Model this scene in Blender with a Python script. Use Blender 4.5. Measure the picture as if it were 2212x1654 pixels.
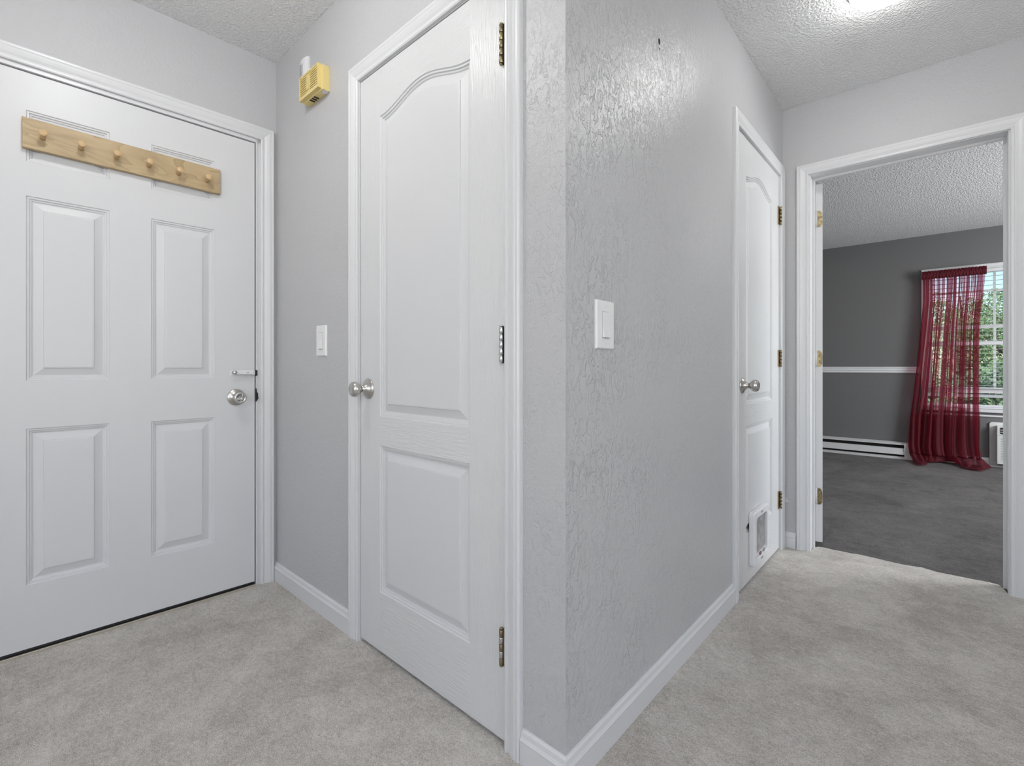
import bpy, bmesh, math, random
from mathutils import Vector, Matrix
random.seed(7)
for o in list(bpy.data.objects): bpy.data.objects.remove(o)
scn = bpy.context.scene
COL = scn.collection
PI = math.pi

# ------------------------------------------------------------------ camera
cam = bpy.data.cameras.new('camera'); cam.sensor_width = 36.0; cam.lens = 36.0 * 1044.45 / 2212
cam.shift_y = -(827 - 792.77) / 2212; cam.clip_start = 0.02; cam.clip_end = 300
camo = bpy.data.objects.new('camera', cam); COL.objects.link(camo)
camo.location = (0, 0, 1.0027); camo.rotation_euler = (PI / 2, 0, 0.7451)
scn.camera = camo

# ------------------------------------------------------------------ exposure, sky, sun, daylight
scn.view_settings.view_transform = 'Standard'; scn.view_settings.look = 'None'
scn.view_settings.gamma = 1.0; scn.view_settings.exposure = 0.34
scn.view_settings.use_curve_mapping = False
w = bpy.data.worlds.new('sky'); scn.world = w; w.use_nodes = True
nt = w.node_tree; nt.nodes.clear()
sky = nt.nodes.new('ShaderNodeTexSky'); sky.sky_type = 'NISHITA'; sky.sun_disc = False
sky.sun_elevation = math.radians(48); sky.sun_rotation = math.radians(200); sky.air_density = 1.0; sky.dust_density = 0.6
bg = nt.nodes.new('ShaderNodeBackground'); bg.inputs['Strength'].default_value = 0.17
wo = nt.nodes.new('ShaderNodeOutputWorld')
nt.links.new(sky.outputs[0], bg.inputs[0]); nt.links.new(bg.outputs[0], wo.inputs[0])

def light(name, kind, loc, power, size=0.1, size_y=None, target=None, color=(1, 1, 1)):
    l = bpy.data.lights.new(name, kind); l.energy = power; l.color = color
    if kind == 'AREA':
        l.size = size
        if size_y: l.shape = 'RECTANGLE'; l.size_y = size_y
    elif kind == 'POINT': l.shadow_soft_size = size
    elif kind == 'SUN': l.angle = size
    o = bpy.data.objects.new(name, l); COL.objects.link(o); o.location = loc
    if target is not None:
        o.rotation_euler = (Vector(target) - Vector(loc)).to_track_quat('-Z', 'Y').to_euler()
    return o
light('sun', 'SUN', (5, -5, 10), 3.4, 0.02, target=(1.5, 4, 0), color=(1, .96, .9))
# daylight entering by the living-room windows behind the camera
light('window_daylight_back', 'AREA', (0.3, -3.62, 1.45), 24, 2.6, 1.5, target=(0.3, 0, 1.35), color=(.97, .985, 1))
light('window_daylight_right', 'AREA', (3.32, 0.2, 1.45), 27, 2.4, 1.5, target=(0, 0.2, 1.35), color=(.97, .985, 1))
light('bedroom_side_fill', 'AREA', (2.52, 5.0, 1.35), 92, 1.3, 1.3, target=(0, 5.0, 1.2), color=(.95, .98, 1))  # added unseen fill from the side, brightens the dark bedroom

# added upward fill behind the camera to brighten the ceiling; no lamp stands there
light('ceiling_up_fill', 'AREA', (1.3, -1.7, 1.75), 44, 0.35, target=(1.0, -1.3, 3.0), color=(.98, .985, 1))

# ------------------------------------------------------------------ materials
def mat(name, color=(.8, .8, .8), rough=.5, metal=0.0, spec=.5, coat=0, **kw):
    m = bpy.data.materials.new(name); m.use_nodes = True
    b = m.node_tree.nodes['Principled BSDF']
    b.inputs['Base Color'].default_value = (*color, 1); b.inputs['Roughness'].default_value = rough
    b.inputs['Metallic'].default_value = metal; b.inputs['Specular IOR Level'].default_value = spec
    b.inputs['Coat Weight'].default_value = coat
    return m
class NB:
    def __init__(s, m): s.t = m.node_tree; s.b = s.t.nodes['Principled BSDF']
    def n(s, k, **kw):
        x = s.t.nodes.new(k)
        for a, v in kw.items():
            if hasattr(x, a): setattr(x, a, v)
            else: x.inputs[a].default_value = v
        return x
    def l(s, a, b): s.t.links.new(a, b)
    def coord(s, scale=(1, 1, 1), rot=(0, 0, 0), src='Object'):
        c = s.n('ShaderNodeTexCoord'); mp = s.n('ShaderNodeMapping')
        mp.inputs['Scale'].default_value = scale; mp.inputs['Rotation'].default_value = rot
        s.l(c.outputs[src], mp.inputs[0]); return mp.outputs[0]
    def noise(s, vec, scale, detail=2, rough=.5, dist=0):
        x = s.n('ShaderNodeTexNoise'); x.inputs['Scale'].default_value = scale; x.inputs['Detail'].default_value = detail
        x.inputs['Roughness'].default_value = rough; x.inputs['Distortion'].default_value = dist
        s.l(vec, x.inputs['Vector']); return x.outputs['Fac']
    def ramp(s, fac, *stops):
        r = s.n('ShaderNodeValToRGB'); e = r.color_ramp.elements
        while len(e) < len(stops): e.new(.5)
        for k, (p, c) in enumerate(stops):
            e[k].position = p; e[k].color = (c, c, c, 1) if isinstance(c, (int, float)) else (*c, 1)
        s.l(fac, r.inputs[0]); return r.outputs[0]
    def math(s, op, a, b=0.0):
        x = s.n('ShaderNodeMath'); x.operation = op
        for i, v in enumerate((a, b)):
            if isinstance(v, (int, float)): x.inputs[i].default_value = v
            else: s.l(v, x.inputs[i])
        return x.outputs[0]
    def bump(s, h, strength, dist=.01, normal=None):
        x = s.n('ShaderNodeBump'); x.inputs['Strength'].default_value = strength; x.inputs['Distance'].default_value = dist
        s.l(h, x.inputs['Height'])
        if normal: s.l(normal, x.inputs['Normal'])
        s.l(x.outputs[0], s.b.inputs['Normal']); return x.outputs[0]
    def mixc(s, fac, a, b):
        x = s.n('ShaderNodeMix', data_type='RGBA'); s.l(fac, x.inputs[0])
        x.inputs[6].default_value = (*a, 1); x.inputs[7].default_value = (*b, 1)
        s.l(x.outputs[2], s.b.inputs['Base Color']); return x.outputs[2]

def wall_paint(name, color, rough=.42, trowel=.5, fine=.35, spec=.5, fade=None):
    m = mat(name, color, rough, spec=spec); q = NB(m)
    v = q.coord(); v2 = q.coord(scale=(1, 1, .6), rot=(0, .55, 0))
    f = q.noise(v, 210, 3, .6)
    lump = q.noise(v, 85, 3, .6, .8)
    st = q.noise(v2, 46, 4, .62, .7)                       # trowel strokes
    ridge = q.ramp(st, (.49, 0.0), (.525, .75), (.62, 1.0))   # knocked-down plateaus
    mask = q.ramp(q.noise(v, 5.0, 3, .6), (.36, .25), (.62, 1.0))
    if fade:
        c = q.n('ShaderNodeTexCoord'); sp = q.n('ShaderNodeSeparateXYZ'); q.l(c.outputs['Object'], sp.inputs[0])
        t = q.math('DIVIDE', q.math('SUBTRACT', sp.outputs[0], fade[0]), fade[1] - fade[0])
        mask = q.math('MULTIPLY', mask, q.ramp(q.math('ADD', t, q.math('MULTIPLY', q.math('SUBTRACT', q.noise(v, 4, 2), .5), .5)), (0.0, 1.0), (1.0, .12)))
    h = q.math('ADD', q.math('MULTIPLY', f, fine * .5), q.math('MULTIPLY', lump, fine))
    h = q.math('ADD', h, q.math('MULTIPLY', q.math('MULTIPLY', ridge, mask), trowel))
    q.bump(h, 1.0, .0029)
    return m
M = {}
M['wall'] = wall_paint('grey_wall_paint', (.51, .51, .522), .38, .16, .62)
M['wall_rough'] = wall_paint('grey_wall_paint_trowelled', (.51, .51, .522), .38, .42, .5)
M['wall_fade'] = wall_paint('grey_hall_paint', (.52, .52, .53), .27, .85, .55, fade=(1.0, 2.2))
M['wall_dark'] = wall_paint('charcoal_wall_paint', (.150, .149, .150), .5, .10, .6, .3)
M['trim'] = mat('white_trim_paint', (.67, .675, .688), .32)
M['door'] = mat('white_door_paint', (.65, .655, .668), .38)
def grain(name, vert):
    m = mat(name, (.67, .675, .682), .3); q = NB(m)
    sc = (9, 9, .55) if vert else (.55, 9, 9)
    v = q.coord(scale=sc)
    h = q.noise(v, 26, 3, .6, .25)
    q.bump(q.ramp(h, (.35, 0.0), (.65, 1.0)), .38, .0020); return m
M['grain_v'] = grain('white_embossed_grain_upright', True)
M['grain_h'] = grain('white_embossed_grain_level', False)
# popcorn ceiling
m = mat('textured_ceiling_paint', (.88, .885, .89), .8, spec=.2); q = NB(m); v = q.coord()
h = q.noise(v, 105, 2, .5, .1)
q.bump(q.ramp(h, (.38, 0.0), (.66, 1.0)), .7, .006); M['ceil'] = m
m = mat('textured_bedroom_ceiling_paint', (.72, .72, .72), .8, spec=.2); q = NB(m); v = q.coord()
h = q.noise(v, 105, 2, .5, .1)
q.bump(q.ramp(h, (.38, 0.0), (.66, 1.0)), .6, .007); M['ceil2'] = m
def carpet(name, dark, light_, big=2.3, seed=0.0, bs=1.0):
    m = mat(name, light_, .95, spec=.1); q = NB(m); v = q.coord()
    fib = q.noise(q.coord(scale=(1, 1.9, 1), rot=(0, 0, .6 + seed)), 300, 3, .6, .8)
    clump = q.noise(q.coord(scale=(1, 1.6, 1), rot=(0, 0, .4)), 60, 4, .7, .7)
    patch = q.noise(q.coord(scale=(1, .8, 1), rot=(0, 0, seed)), big, 6, .68, .4)
    patch2 = q.noise(q.coord(scale=(1, 1.5, 1), rot=(0, 0, 1.1 + seed)), big * 4.2, 4, .7, .5)
    def dev(x, k): return q.math('MULTIPLY', q.math('SUBTRACT', x, .5), k)
    cl = q.math('ADD', q.math('ADD', dev(patch, 1.5), dev(patch2, .8)), q.math('ADD', dev(clump, 1.2), dev(fib, 3.0)))
    fac = q.math('ADD', cl, .52)
    fac = q.ramp(fac, (0.0, 0.0), (1.0, 1.0))
    q.mixc(fac, dark, light_)
    h = q.math('ADD', q.math('MULTIPLY', fib, .8), q.math('MULTIPLY', clump, .9))
    q.bump(h, bs * .75, .010)
    q.b.inputs['Sheen Weight'].default_value = .1
    return m
M['carpet'] = carpet('beige_carpet_pile', (.40, .363, .322), (.90, .85, .795), 2.6)
M['carpet2'] = carpet('charcoal_carpet_pile', (.05, .046, .044), (.21, .198, .192), 2.2, .9)
# oiled wood of the peg rail
m = mat('varnished_wood', (.5, .3, .13), .45); q = NB(m)
v = q.coord(scale=(1.6, 6, 7), rot=(0, .05, 0))
n1 = q.noise(v, 1.5, 3, .5, .8)
rings = q.math('FRACT', q.math('MULTIPLY', n1, 9.0))
fine = q.noise(q.coord(scale=(2, 40, 60)), 9, 3, .6)
fac = q.math('ADD', q.math('MULTIPLY', q.ramp(rings, (0, 0.0), (.75, .55), (.97, 1.0), (1.0, 0.0)), .6), q.math('MULTIPLY', fine, .4))
q.mixc(fac, (.52, .395, .23), (.33, .235, .12)); M['wood'] = m
M['peg'] = mat('turned_wood', (.58, .40, .21), .4)
M['nickel'] = mat('satin_nickel', (.56, .545, .52), .27, 1.0)
m = mat('aged_brass', (.42, .33, .16), .32, 1.0); q = NB(m)
q.mixc(q.ramp(q.noise(q.coord(), 60, 3, .6), (.4, 0.0), (.62, 1.0)), (.48, .39, .2), (.22, .18, .12)); M['brass'] = m
M['bronze'] = mat('tarnished_brass', (.30, .235, .15), .4, .9)
M['steel'] = mat('bright_steel', (.62, .62, .62), .2, 1.0)
M['black'] = mat('black_rubber', (.015, .015, .017), .5)
M['dark'] = mat('dark_gap', (.02, .018, .017), .8)
M['plate'] = mat('white_switch_plastic', (.80, .80, .80), .28)
M['yellow'] = mat('yellowed_plastic', (.74, .60, .25), .4)
M['yellow_in'] = mat('yellowed_plastic_groove', (.60, .46, .15), .5)
M['white_plastic'] = mat('white_plastic', (.76, .76, .78), .4)
M['ac'] = mat('off_white_plastic', (.66, .66, .65), .45)
M['grey'] = mat('grey_print', (.33, .33, .34), .6)
M['alu'] = mat('threshold_aluminium', (.62, .58, .5), .35, .8)
m = mat('heater_enamel', (.60, .60, .60), .4); M['heater'] = m
# lamp glass
for k_, st_ in (('lamp', 25.0), ('lamp_entry', 60.0), ('lamp_bedroom', 45.0)):
    m = mat('lit_opal_glass_' + k_, (.9, .88, .82), .3); b = m.node_tree.nodes['Principled BSDF']
    b.inputs['Emission Color'].default_value = (.99, .985, .97, 1); b.inputs['Emission Strength'].default_value = st_; M[k_] = m
# window glass
m = bpy.data.materials.new('window_glass'); m.use_nodes = True; t = m.node_tree; t.nodes.clear()
o_ = t.nodes.new('ShaderNodeOutputMaterial'); tr = t.nodes.new('ShaderNodeBsdfTransparent'); gl = t.nodes.new('ShaderNodeBsdfGlossy')
gl.inputs['Roughness'].default_value = .03; mx = t.nodes.new('ShaderNodeMixShader'); mx.inputs[0].default_value = .06
tr.inputs[0].default_value = (.93, .96, .95, 1)
t.links.new(tr.outputs[0], mx.inputs[1]); t.links.new(gl.outputs[0], mx.inputs[2]); t.links.new(mx.outputs[0], o_.inputs[0]); M['glass'] = m
# smoked flap
m = bpy.data.materials.new('clouded_clear_plastic'); m.use_nodes = True; t = m.node_tree; b = t.nodes['Principled BSDF']
b.inputs['Base Color'].default_value = (.33, .33, .33, 1); b.inputs['Roughness'].default_value = .2
q = NB(m); q.mixc(q.ramp(q.noise(q.coord(), 28, 3, .6), (.4, 0.0), (.75, 1.0)), (.22, .22, .22), (.42, .42, .42)); M['flap'] = m
# sheer red fabric
m = bpy.data.materials.new('sheer_wine_red_voile'); m.use_nodes = True; t = m.node_tree; q = NB(m); b = q.b
b.inputs['Base Color'].default_value = (.12, .028, .036, 1); b.inputs['Roughness'].default_value = .6
b.inputs['Specular IOR Level'].default_value = .08
tl = q.n('ShaderNodeBsdfTranslucent'); tl.inputs[0].default_value = (.55, .055, .11, 1)
tp = q.n('ShaderNodeBsdfTransparent'); tp.inputs[0].default_value = (1.0, .50, .62, 1)
mx1 = q.n('ShaderNodeMixShader'); mx1.inputs[0].default_value = .45
mx2 = q.n('ShaderNodeMixShader')
uv = q.n('ShaderNodeUVMap'); mp = q.n('ShaderNodeMapping'); mp.inputs['Scale'].default_value = (46, .7, 1)
q.l(uv.outputs[0], mp.inputs[0])
bn = q.noise(mp.outputs[0], 1.0, 2, .5, .1)
q.l(q.ramp(bn, (.553, (1.0, .42, .52)), (.567, (1.0, .97, .97))), tp.inputs[0])
al1 = q.ramp(bn, (.40, .05), (.46, .18), (.553, .34), (.563, .97))
sp_ = q.n('ShaderNodeSeparateXYZ'); q.l(uv.outputs[0], sp_.inputs[0])
up_ = q.ramp(sp_.outputs[1], (.62, 1.0), (.68, 0.0))                   # opacity raised to paint in the missing backlight below the sill
alpha = q.math('ADD', q.math('MULTIPLY', al1, up_), q.math('MULTIPLY', q.ramp(bn, (.35, .03), (.6, .12)), q.math('SUBTRACT', 1.0, up_)))   # thinly woven slits let more light through
q.l(alpha, mx2.inputs[0])
outn = [x for x in t.nodes if x.type == 'OUTPUT_MATERIAL'][0]
q.l(b.outputs[0], mx1.inputs[1]); q.l(tl.outputs[0], mx1.inputs[2]); q.l(mx1.outputs[0], mx2.inputs[1]); q.l(tp.outputs[0], mx2.inputs[2])
q.l(mx2.outputs[0], outn.inputs[0]); M['voile'] = m
M['voile_header'] = mat('wine_red_fabric_doubled', (.085, .012, .018), .75, spec=.15)
# outdoors
def leafmat(name, a, b_):
    m = mat(name, a, .6); q = NB(m); q.mixc(q.ramp(q.noise(q.coord(), 3, 3, .6), (.35, 0.0), (.65, 1.0)), a, b_); return m
M['leaf'] = leafmat('tree_leaves', (.11, .20, .08), (.30, .42, .19))
M['leaf2'] = leafmat('shrub_leaves', (.12, .2, .12), (.28, .38, .22))
M['bark'] = mat('tree_bark', (.10, .07, .05), .9)
M['lawn'] = leafmat('lawn_grass', (.12, .2, .07), (.25, .32, .14))
M['siding'] = mat('pale_siding', (.5, .53, .56), .7)
M['roof'] = mat('grey_shingle', (.2, .2, .22), .8)

# ------------------------------------------------------------------ mesh helpers
class MB:
    def __init__(s): s.v = []; s.f = []; s.m = []; s.sm = []
    def add(s, vs, fs, mi=0, smooth=False):
        b = len(s.v); s.v += [tuple(p) for p in vs]
        for f in fs: s.f.append(tuple(b + i for i in f)); s.m.append(mi); s.sm.append(smooth)
        return s
    def box(s, x0, x1, y0, y1, z0, z1, mi=0):
        vs = [(x, y, z) for x in (x0, x1) for y in (y0, y1) for z in (z0, z1)]
        return s.add(vs, [(0, 1, 3, 2), (4, 6, 7, 5), (0, 4, 5, 1), (2, 3, 7, 6), (0, 2, 6, 4), (1, 5, 7, 3)], mi)
    def rbox(s, x0, x1, y0, y1, z0, z1, r, mi=0):
        """box with its front (y0) edges chamfered by r"""
        a = [(x0, y1, z0), (x1, y1, z0), (x1, y1, z1), (x0, y1, z1)]
        b = [(x0, y0 + r, z0), (x1, y0 + r, z0), (x1, y0 + r, z1), (x0, y0 + r, z1)]
        c = [(x0 + r, y0, z0 + r), (x1 - r, y0, z0 + r), (x1 - r, y0, z1 - r), (x0 + r, y0, z1 - r)]
        fs = [(3, 2, 1, 0)]
        for k in range(4):
            j = (k + 1) % 4; fs += [(k, j, 4 + j, 4 + k), (4 + k, 4 + j, 8 + j, 8 + k)]
        fs.append((8, 9, 10, 11)); return s.add(a + b + c, fs, mi)
    def mitre(s, a0, a1, b0, b1, z1, mi=0):
        """wall piece from a0 (a1 at the back) to b0 (b1 at the back)"""
        return s.add([(a0, 0, 0), (b0, 0, 0), (b1, .115, 0), (a1, .115, 0), (a0, 0, z1), (b0, 0, z1), (b1, .115, z1), (a1, .115, z1)],
                     [(0, 3, 2, 1), (4, 5, 6, 7), (0, 1, 5, 4), (1, 2, 6, 5), (2, 3, 7, 6), (3, 0, 4, 7)], mi)
    def lathe(s, c, axis, prof, n=24, mi=0, smooth=True):
        """prof: list of (radius, distance along axis)"""
        ax = Vector(axis).normalized(); u = ax.orthogonal().normalized(); w_ = ax.cross(u); c = Vector(c)
        vs = []; fs = []
        for r, h in prof:
            for k in range(n):
                a = 2 * PI * k / n; vs.append(c + ax * h + (u * math.cos(a) + w_ * math.sin(a)) * r)
        for i in range(len(prof) - 1):
            for k in range(n):
                j = (k + 1) % n; fs.append((i * n + k, i * n + j, (i + 1) * n + j, (i + 1) * n + k))
        s.add(vs, fs, mi, smooth)
        s.add([vs[k] for k in range(n)], [tuple(range(n - 1, -1, -1))], mi)
        L = (len(prof) - 1) * n
        s.add([vs[L + k] for k in range(n)], [tuple(range(n))], mi)
        return s
    def prism(s, pts, y0, y1, mi=0):
        """polygon in (x,z) extruded from y0 to y1"""
        n = len(pts); vs = [(x, y0, z) for x, z in pts] + [(x, y1, z) for x, z in pts]
        fs = [tuple(range(n)), tuple(range(2 * n - 1, n - 1, -1))] + [(k, n + k, n + (k + 1) % n, (k + 1) % n) for k in range(n)]
        return s.add(vs, fs, mi)
    def sweep(s, path, prof, mi=0):
        """profile (u outward, t toward the room) swept along a mitred path in (x,z); outward = left of travel"""
        P = [Vector(p) for p in path]; rings = []
        for i, p in enumerate(P):
            ns = []
            if i > 0: d = (P[i] - P[i - 1]).normalized(); ns.append(Vector((-d.y, d.x)))
            if i < len(P) - 1: d = (P[i + 1] - P[i]).normalized(); ns.append(Vector((-d.y, d.x)))
            nn = sum(ns, Vector((0, 0))).normalized(); k = 1 / max(.3, nn.dot(ns[0]))
            rings.append([(p.x + nn.x * k * u, -t, p.y + nn.y * k * u) for u, t in prof])
        m_ = len(prof); vs = [q_ for r in rings for q_ in r]; fs = []
        for i in range(len(rings) - 1):
            for j in range(m_):
                j2 = (j + 1) % m_; fs.append((i * m_ + j, i * m_ + j2, (i + 1) * m_ + j2, (i + 1) * m_ + j))
        fs.append(tuple(range(m_))[::-1]); fs.append(tuple((len(rings) - 1) * m_ + j for j in range(m_)))
        return s.add(vs, fs, mi)

def setprops(o, label=None, cat=None, group=None, kind=None):
    if label: o['label'] = label
    if cat: o['category'] = cat
    if group: o['group'] = group
    if kind: o['kind'] = kind
    return o
FR = {'A': (0.0, .9258), 'B': (PI / 2 + .0195, .6637), 'C': (PI / 2 - .0159, 2.3881), 'D': (.0241, 3.047), 'E': (.0241, 6.88)}
def fmat(wn):
    """frame of a wall: x to the right along it, y into it, z up"""
    if wn is None: return Matrix.Identity(4)
    th, c = FR[wn]
    return Matrix.Rotation(th, 4, 'Z') @ Matrix.Translation((0, c, 0))
def thing(name, wn, base, **kw):
    o = bpy.data.objects.new(name, None); COL.objects.link(o); o.empty_display_size = .05
    o.matrix_world = fmat(wn) @ Matrix.Translation(base)
    o['_b'] = 0; del o['_b']
    BASE[o.name] = Vector(base); return setprops(o, **kw)
BASE = {}
def mesh(name, mb, mats, wn=None, parent=None, base=None, bevel=0, fixn=True, **kw):
    """mb is in the wall's frame; a child's vertices are stored relative to its thing's base"""
    if parent is not None: b = BASE[parent.name]
    else: b = Vector(base) if base else Vector((0, 0, 0))
    me = bpy.data.meshes.new(name); me.from_pydata([Vector(v_) - b for v_ in mb.v], [], mb.f)
    for k in (mats if isinstance(mats, (list, tuple)) else [mats]): me.materials.append(M[k] if isinstance(k, str) else k)
    for p, mi, sm in zip(me.polygons, mb.m, mb.sm): p.material_index = mi; p.use_smooth = sm
    if fixn:
        bm = bmesh.new(); bm.from_mesh(me); bmesh.ops.remove_doubles(bm, verts=bm.verts, dist=1e-6)
        bmesh.ops.recalc_face_normals(bm, faces=bm.faces); bm.to_mesh(me); bm.free()
    o = bpy.data.objects.new(name, me); COL.objects.link(o)
    if parent is not None: o.parent = parent
    else: o.matrix_world = fmat(wn) @ Matrix.Translation(b)
    BASE[o.name] = b
    if bevel:
        bv = o.modifiers.new('bevel', 'BEVEL'); bv.width = bevel; bv.segments = 2; bv.limit_method = 'ANGLE'; bv.angle_limit = .6
    return setprops(o, **kw)

CEIL = 2.44; TH = .115
CASE = [(0, 0), (0, .009), (.004, .0115), (.010, .0115), (.0125, .0085), (.016, .009), (.024, .0125), (.034, .0155), (.040, .0165),
        (.0435, .0150), (.046, .0165), (.052, .0170), (.056, .0150), (.057, .011), (.057, 0)]
BASEP = [(0, 0), (0, .013), (.056, .013), (.060, .0145), (.063, .0125), (.068, .0095), (.074, .0085), (.079, .0075), (.083, .004), (.084, 0)]

# ------------------------------------------------------------------ walls of the hall
STR = 'structure'
mb = MB(); mb.box(-2.50, -1.635, 0, TH, 0, CEIL); mb.mitre(-.855, -.855, -.6819, -.797, CEIL, 1); mb.box(-1.635, -.855, 0, TH, 2.07, CEIL)
mesh('wall_closet', mb, ['wall', 'wall_rough'], 'A', kind=STR, label='light grey textured wall holding the arched closet door nearest the camera', cat='wall')
mb = MB(); mb.mitre(.9389, 1.054, 2.20, 2.20, CEIL); mb.box(2.20, 2.98, 0, TH, 2.07, CEIL); mb.box(2.98, 3.16, 0, TH, 0, CEIL)
mesh('wall_hall', mb, 'wall_fade', 'B', kind=STR, label='grey textured hall wall running back from the outside corner with a rocker switch', cat='wall')
mb = MB(); mb.box(-3.75, -.145, 0, TH, 0, CEIL); mb.box(.82, .888, 0, TH, 0, CEIL); mb.box(-.145, .82, 0, TH, 2.055, CEIL)
mesh('wall_left', mb, 'wall', 'C', kind=STR, label='light grey wall around the six-panel entry door at left', cat='wall')
mb = MB(); mb.box(-.724, -.535, 0, TH, 0, CEIL); mb.box(.252, 3.45, 0, TH, 0, CEIL); mb.box(-.535, .252, 0, TH, 2.06, CEIL)
mesh('wall_far', mb, 'wall', 'D', kind=STR, label='light grey wall around the open bedroom doorway at right', cat='wall')
# living room behind the camera
mb = MB(); mb.box(-2.6, -1.0, -3.72, -3.6, 0, CEIL); mb.box(1.6, 3.3, -3.72, -3.6, 0, CEIL); mb.box(-1.0, 1.6, -3.72, -3.6, 0, .7); mb.box(-1.0, 1.6, -3.72, -3.6, 2.2, CEIL)
mesh('wall_back', mb, 'wall', kind=STR, label='grey wall with a wide window opening behind the camera', cat='wall')
mb = MB(); mb.box(3.3, 3.42, -3.72, -1.0, 0, CEIL); mb.box(3.3, 3.42, 1.4, 3.2, 0, CEIL); mb.box(3.3, 3.42, -1.0, 1.4, 0, .7); mb.box(3.3, 3.42, -1.0, 1.4, 2.2, CEIL)
mesh('wall_right', mb, 'wall', kind=STR, label='grey wall with a window opening right of the camera', cat='wall')
# ceiling of the hall: everything on the camera's side of the walls
mb = MB(); mb.box(-2.65, 3.42, -3.72, 3.10, CEIL, CEIL + .06)
mesh('ceiling', mb, 'ceil', kind=STR, label='white stippled ceiling of the hall', cat='ceiling')

# ------------------------------------------------------------------ floors
ex = Vector((math.cos(.0241), math.sin(.0241), 0)); en = Vector((-math.sin(.0241), math.cos(.0241), 0))
def dpt(s, d): p = ex * s + en * (3.047 + d); return (p.x, p.y)
edge = [(-.512, .085), (-.498, .112), (-.477, .120), (-.432, .114), (-.389, .117), (-.347, .116), (-.307, .126), (-.22, .117), (-.131, .110),
        (-.09, .118), (-.053, .127), (-.002, .106), (.07, .109), (.117, .110), (.181, .117), (.214, .110), (.226, .075)]
poly = [(-2.44, -3.6), (3.3, -3.6)] + [dpt(3.27, .02), dpt(.236, .02)] + [dpt(s, d) for s, d in edge[::-1]] + [dpt(-.522, .02), dpt(-.80, .02), (-2.44, 3.0)]
bm = bmesh.new(); vs = [bm.verts.new((x, y, 0)) for x, y in poly]; f0 = bm.faces.new(vs)
ext = bmesh.ops.extrude_face_region(bm, geom=[f0]); bmesh.ops.translate(bm, vec=(0, 0, -.03), verts=[e for e in ext['geom'] if isinstance(e, bmesh.types.BMVert)])
bmesh.ops.recalc_face_normals(bm, faces=bm.faces)
me = bpy.data.meshes.new('floor'); bm.to_mesh(me); bm.free(); me.materials.append(M['carpet'])
o = bpy.data.objects.new('floor', me); COL.objects.link(o)
setprops(o, kind=STR, label='beige cut-pile carpet of the hall, edge ending in the bedroom doorway', cat='floor')
mb = MB(); mb.box(-1.42, 2.6, .025, 3.9, -.035, -.006)
mesh('floor_bedroom', mb, 'carpet2', 'D', kind=STR, label='dark grey carpet of the bedroom beyond the doorway', cat='floor')

# ------------------------------------------------------------------ baseboards
def baseboard(name, wn, s0, s1, label, m0=0.0, m1=0.0):
    mb = MB(); n = len(BASEP)
    vs = [(s0 + m0 * t, -t, z) for z, t in BASEP] + [(s1 + m1 * t, -t, z) for z, t in BASEP]
    fs = [(j, (j + 1) % n, n + (j + 1) % n, n + j) for j in range(n)] + [tuple(range(n)), tuple(range(2 * n - 1, n - 1, -1))]
    mb.add(vs, fs); return mesh(name, mb, 'trim', wn, kind=STR, label=label, cat='baseboard')
baseboard('baseboard_left', 'A', -2.373, -1.673, 'white moulded baseboard between the entry door and the closet door')
baseboard('baseboard_corner', 'A', -.815, -.6819, 'short white baseboard between the closet casing and the outside corner', 0, 1)
baseboard('baseboard_hall', 'B', .9389, 2.162, 'long white baseboard along the grey hall wall', -1, 0)
baseboard('baseboard_far', 'D', -.70, -.5845, 'tiny white baseboard left of the bedroom doorway')
baseboard('baseboard_right', 'D', .302, 3.27, 'white baseboard right of the bedroom doorway')
baseboard('baseboard_entry', 'C', -3.6, -.205, 'white baseboard left of the entry door')
baseboard('baseboard_bedroom', 'E', -1.3, 2.6, 'white baseboard under the bedroom window')

# ------------------------------------------------------------------ doors
PROF = [(0, 0), (.0025, .0035), (.0075, .0038), (.0095, .0080), (.014, .0088), (.0165, .0120), (.0195, .0122), (.0435, .0045), (.0455, .0010), (.050, .0004)]
def inset(pts, d):
    n = len(pts); out = []
    for i in range(n):
        a = Vector(pts[i - 1]); b = Vector(pts[i]); c = Vector(pts[(i + 1) % n])
        e1 = (b - a).normalized(); e2 = (c - b).normalized(); n1 = Vector((-e1.y, e1.x)); n2 = Vector((-e2.y, e2.x))
        nn = (n1 + n2).normalized(); k = 1 / max(.4, nn.dot(n1)); out.append((b.x + nn.x * d * k, b.y + nn.y * d * k))
    return out
def panel(mb, pts, y, prof=PROF, mi=0, outline=None):
    """moulded panel pressed into the face at y; pts counter-clockwise in (x,z)"""
    n = len(pts); vs = []
    for u, d in prof: vs += [(x, y + d, z) for x, z in (outline(u) if outline else inset(pts, u))]
    fs = []
    for r in range(len(prof) - 1):
        for k in range(n): j = (k + 1) % n; fs.append((r * n + k, r * n + j, (r + 1) * n + j, (r + 1) * n + k))
    L = (len(prof) - 1) * n; fs.append(tuple(L + k for k in range(n)))
    mb.add(vs, fs, mi)
def arch(x0, x1, z0, z1, rise, n=36, d=0.0):
    """outline with an ogee top, inset by d"""
    top = []
    for k in range(n + 1):
        x = (x1 - d) + (x0 - x1 + 2 * d) * k / n; t_ = (x1 - x) / (x1 - x0)
        sl = rise * PI * math.sin(2 * PI * t_) / (x1 - x0)
        top.append((x, z1 + rise * (.5 - .5 * math.cos(2 * PI * t_)) - d * math.sqrt(1 + sl * sl)))
    return [(x0 + d, z0 + d), (x1 - d, z0 + d)] + top
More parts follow.
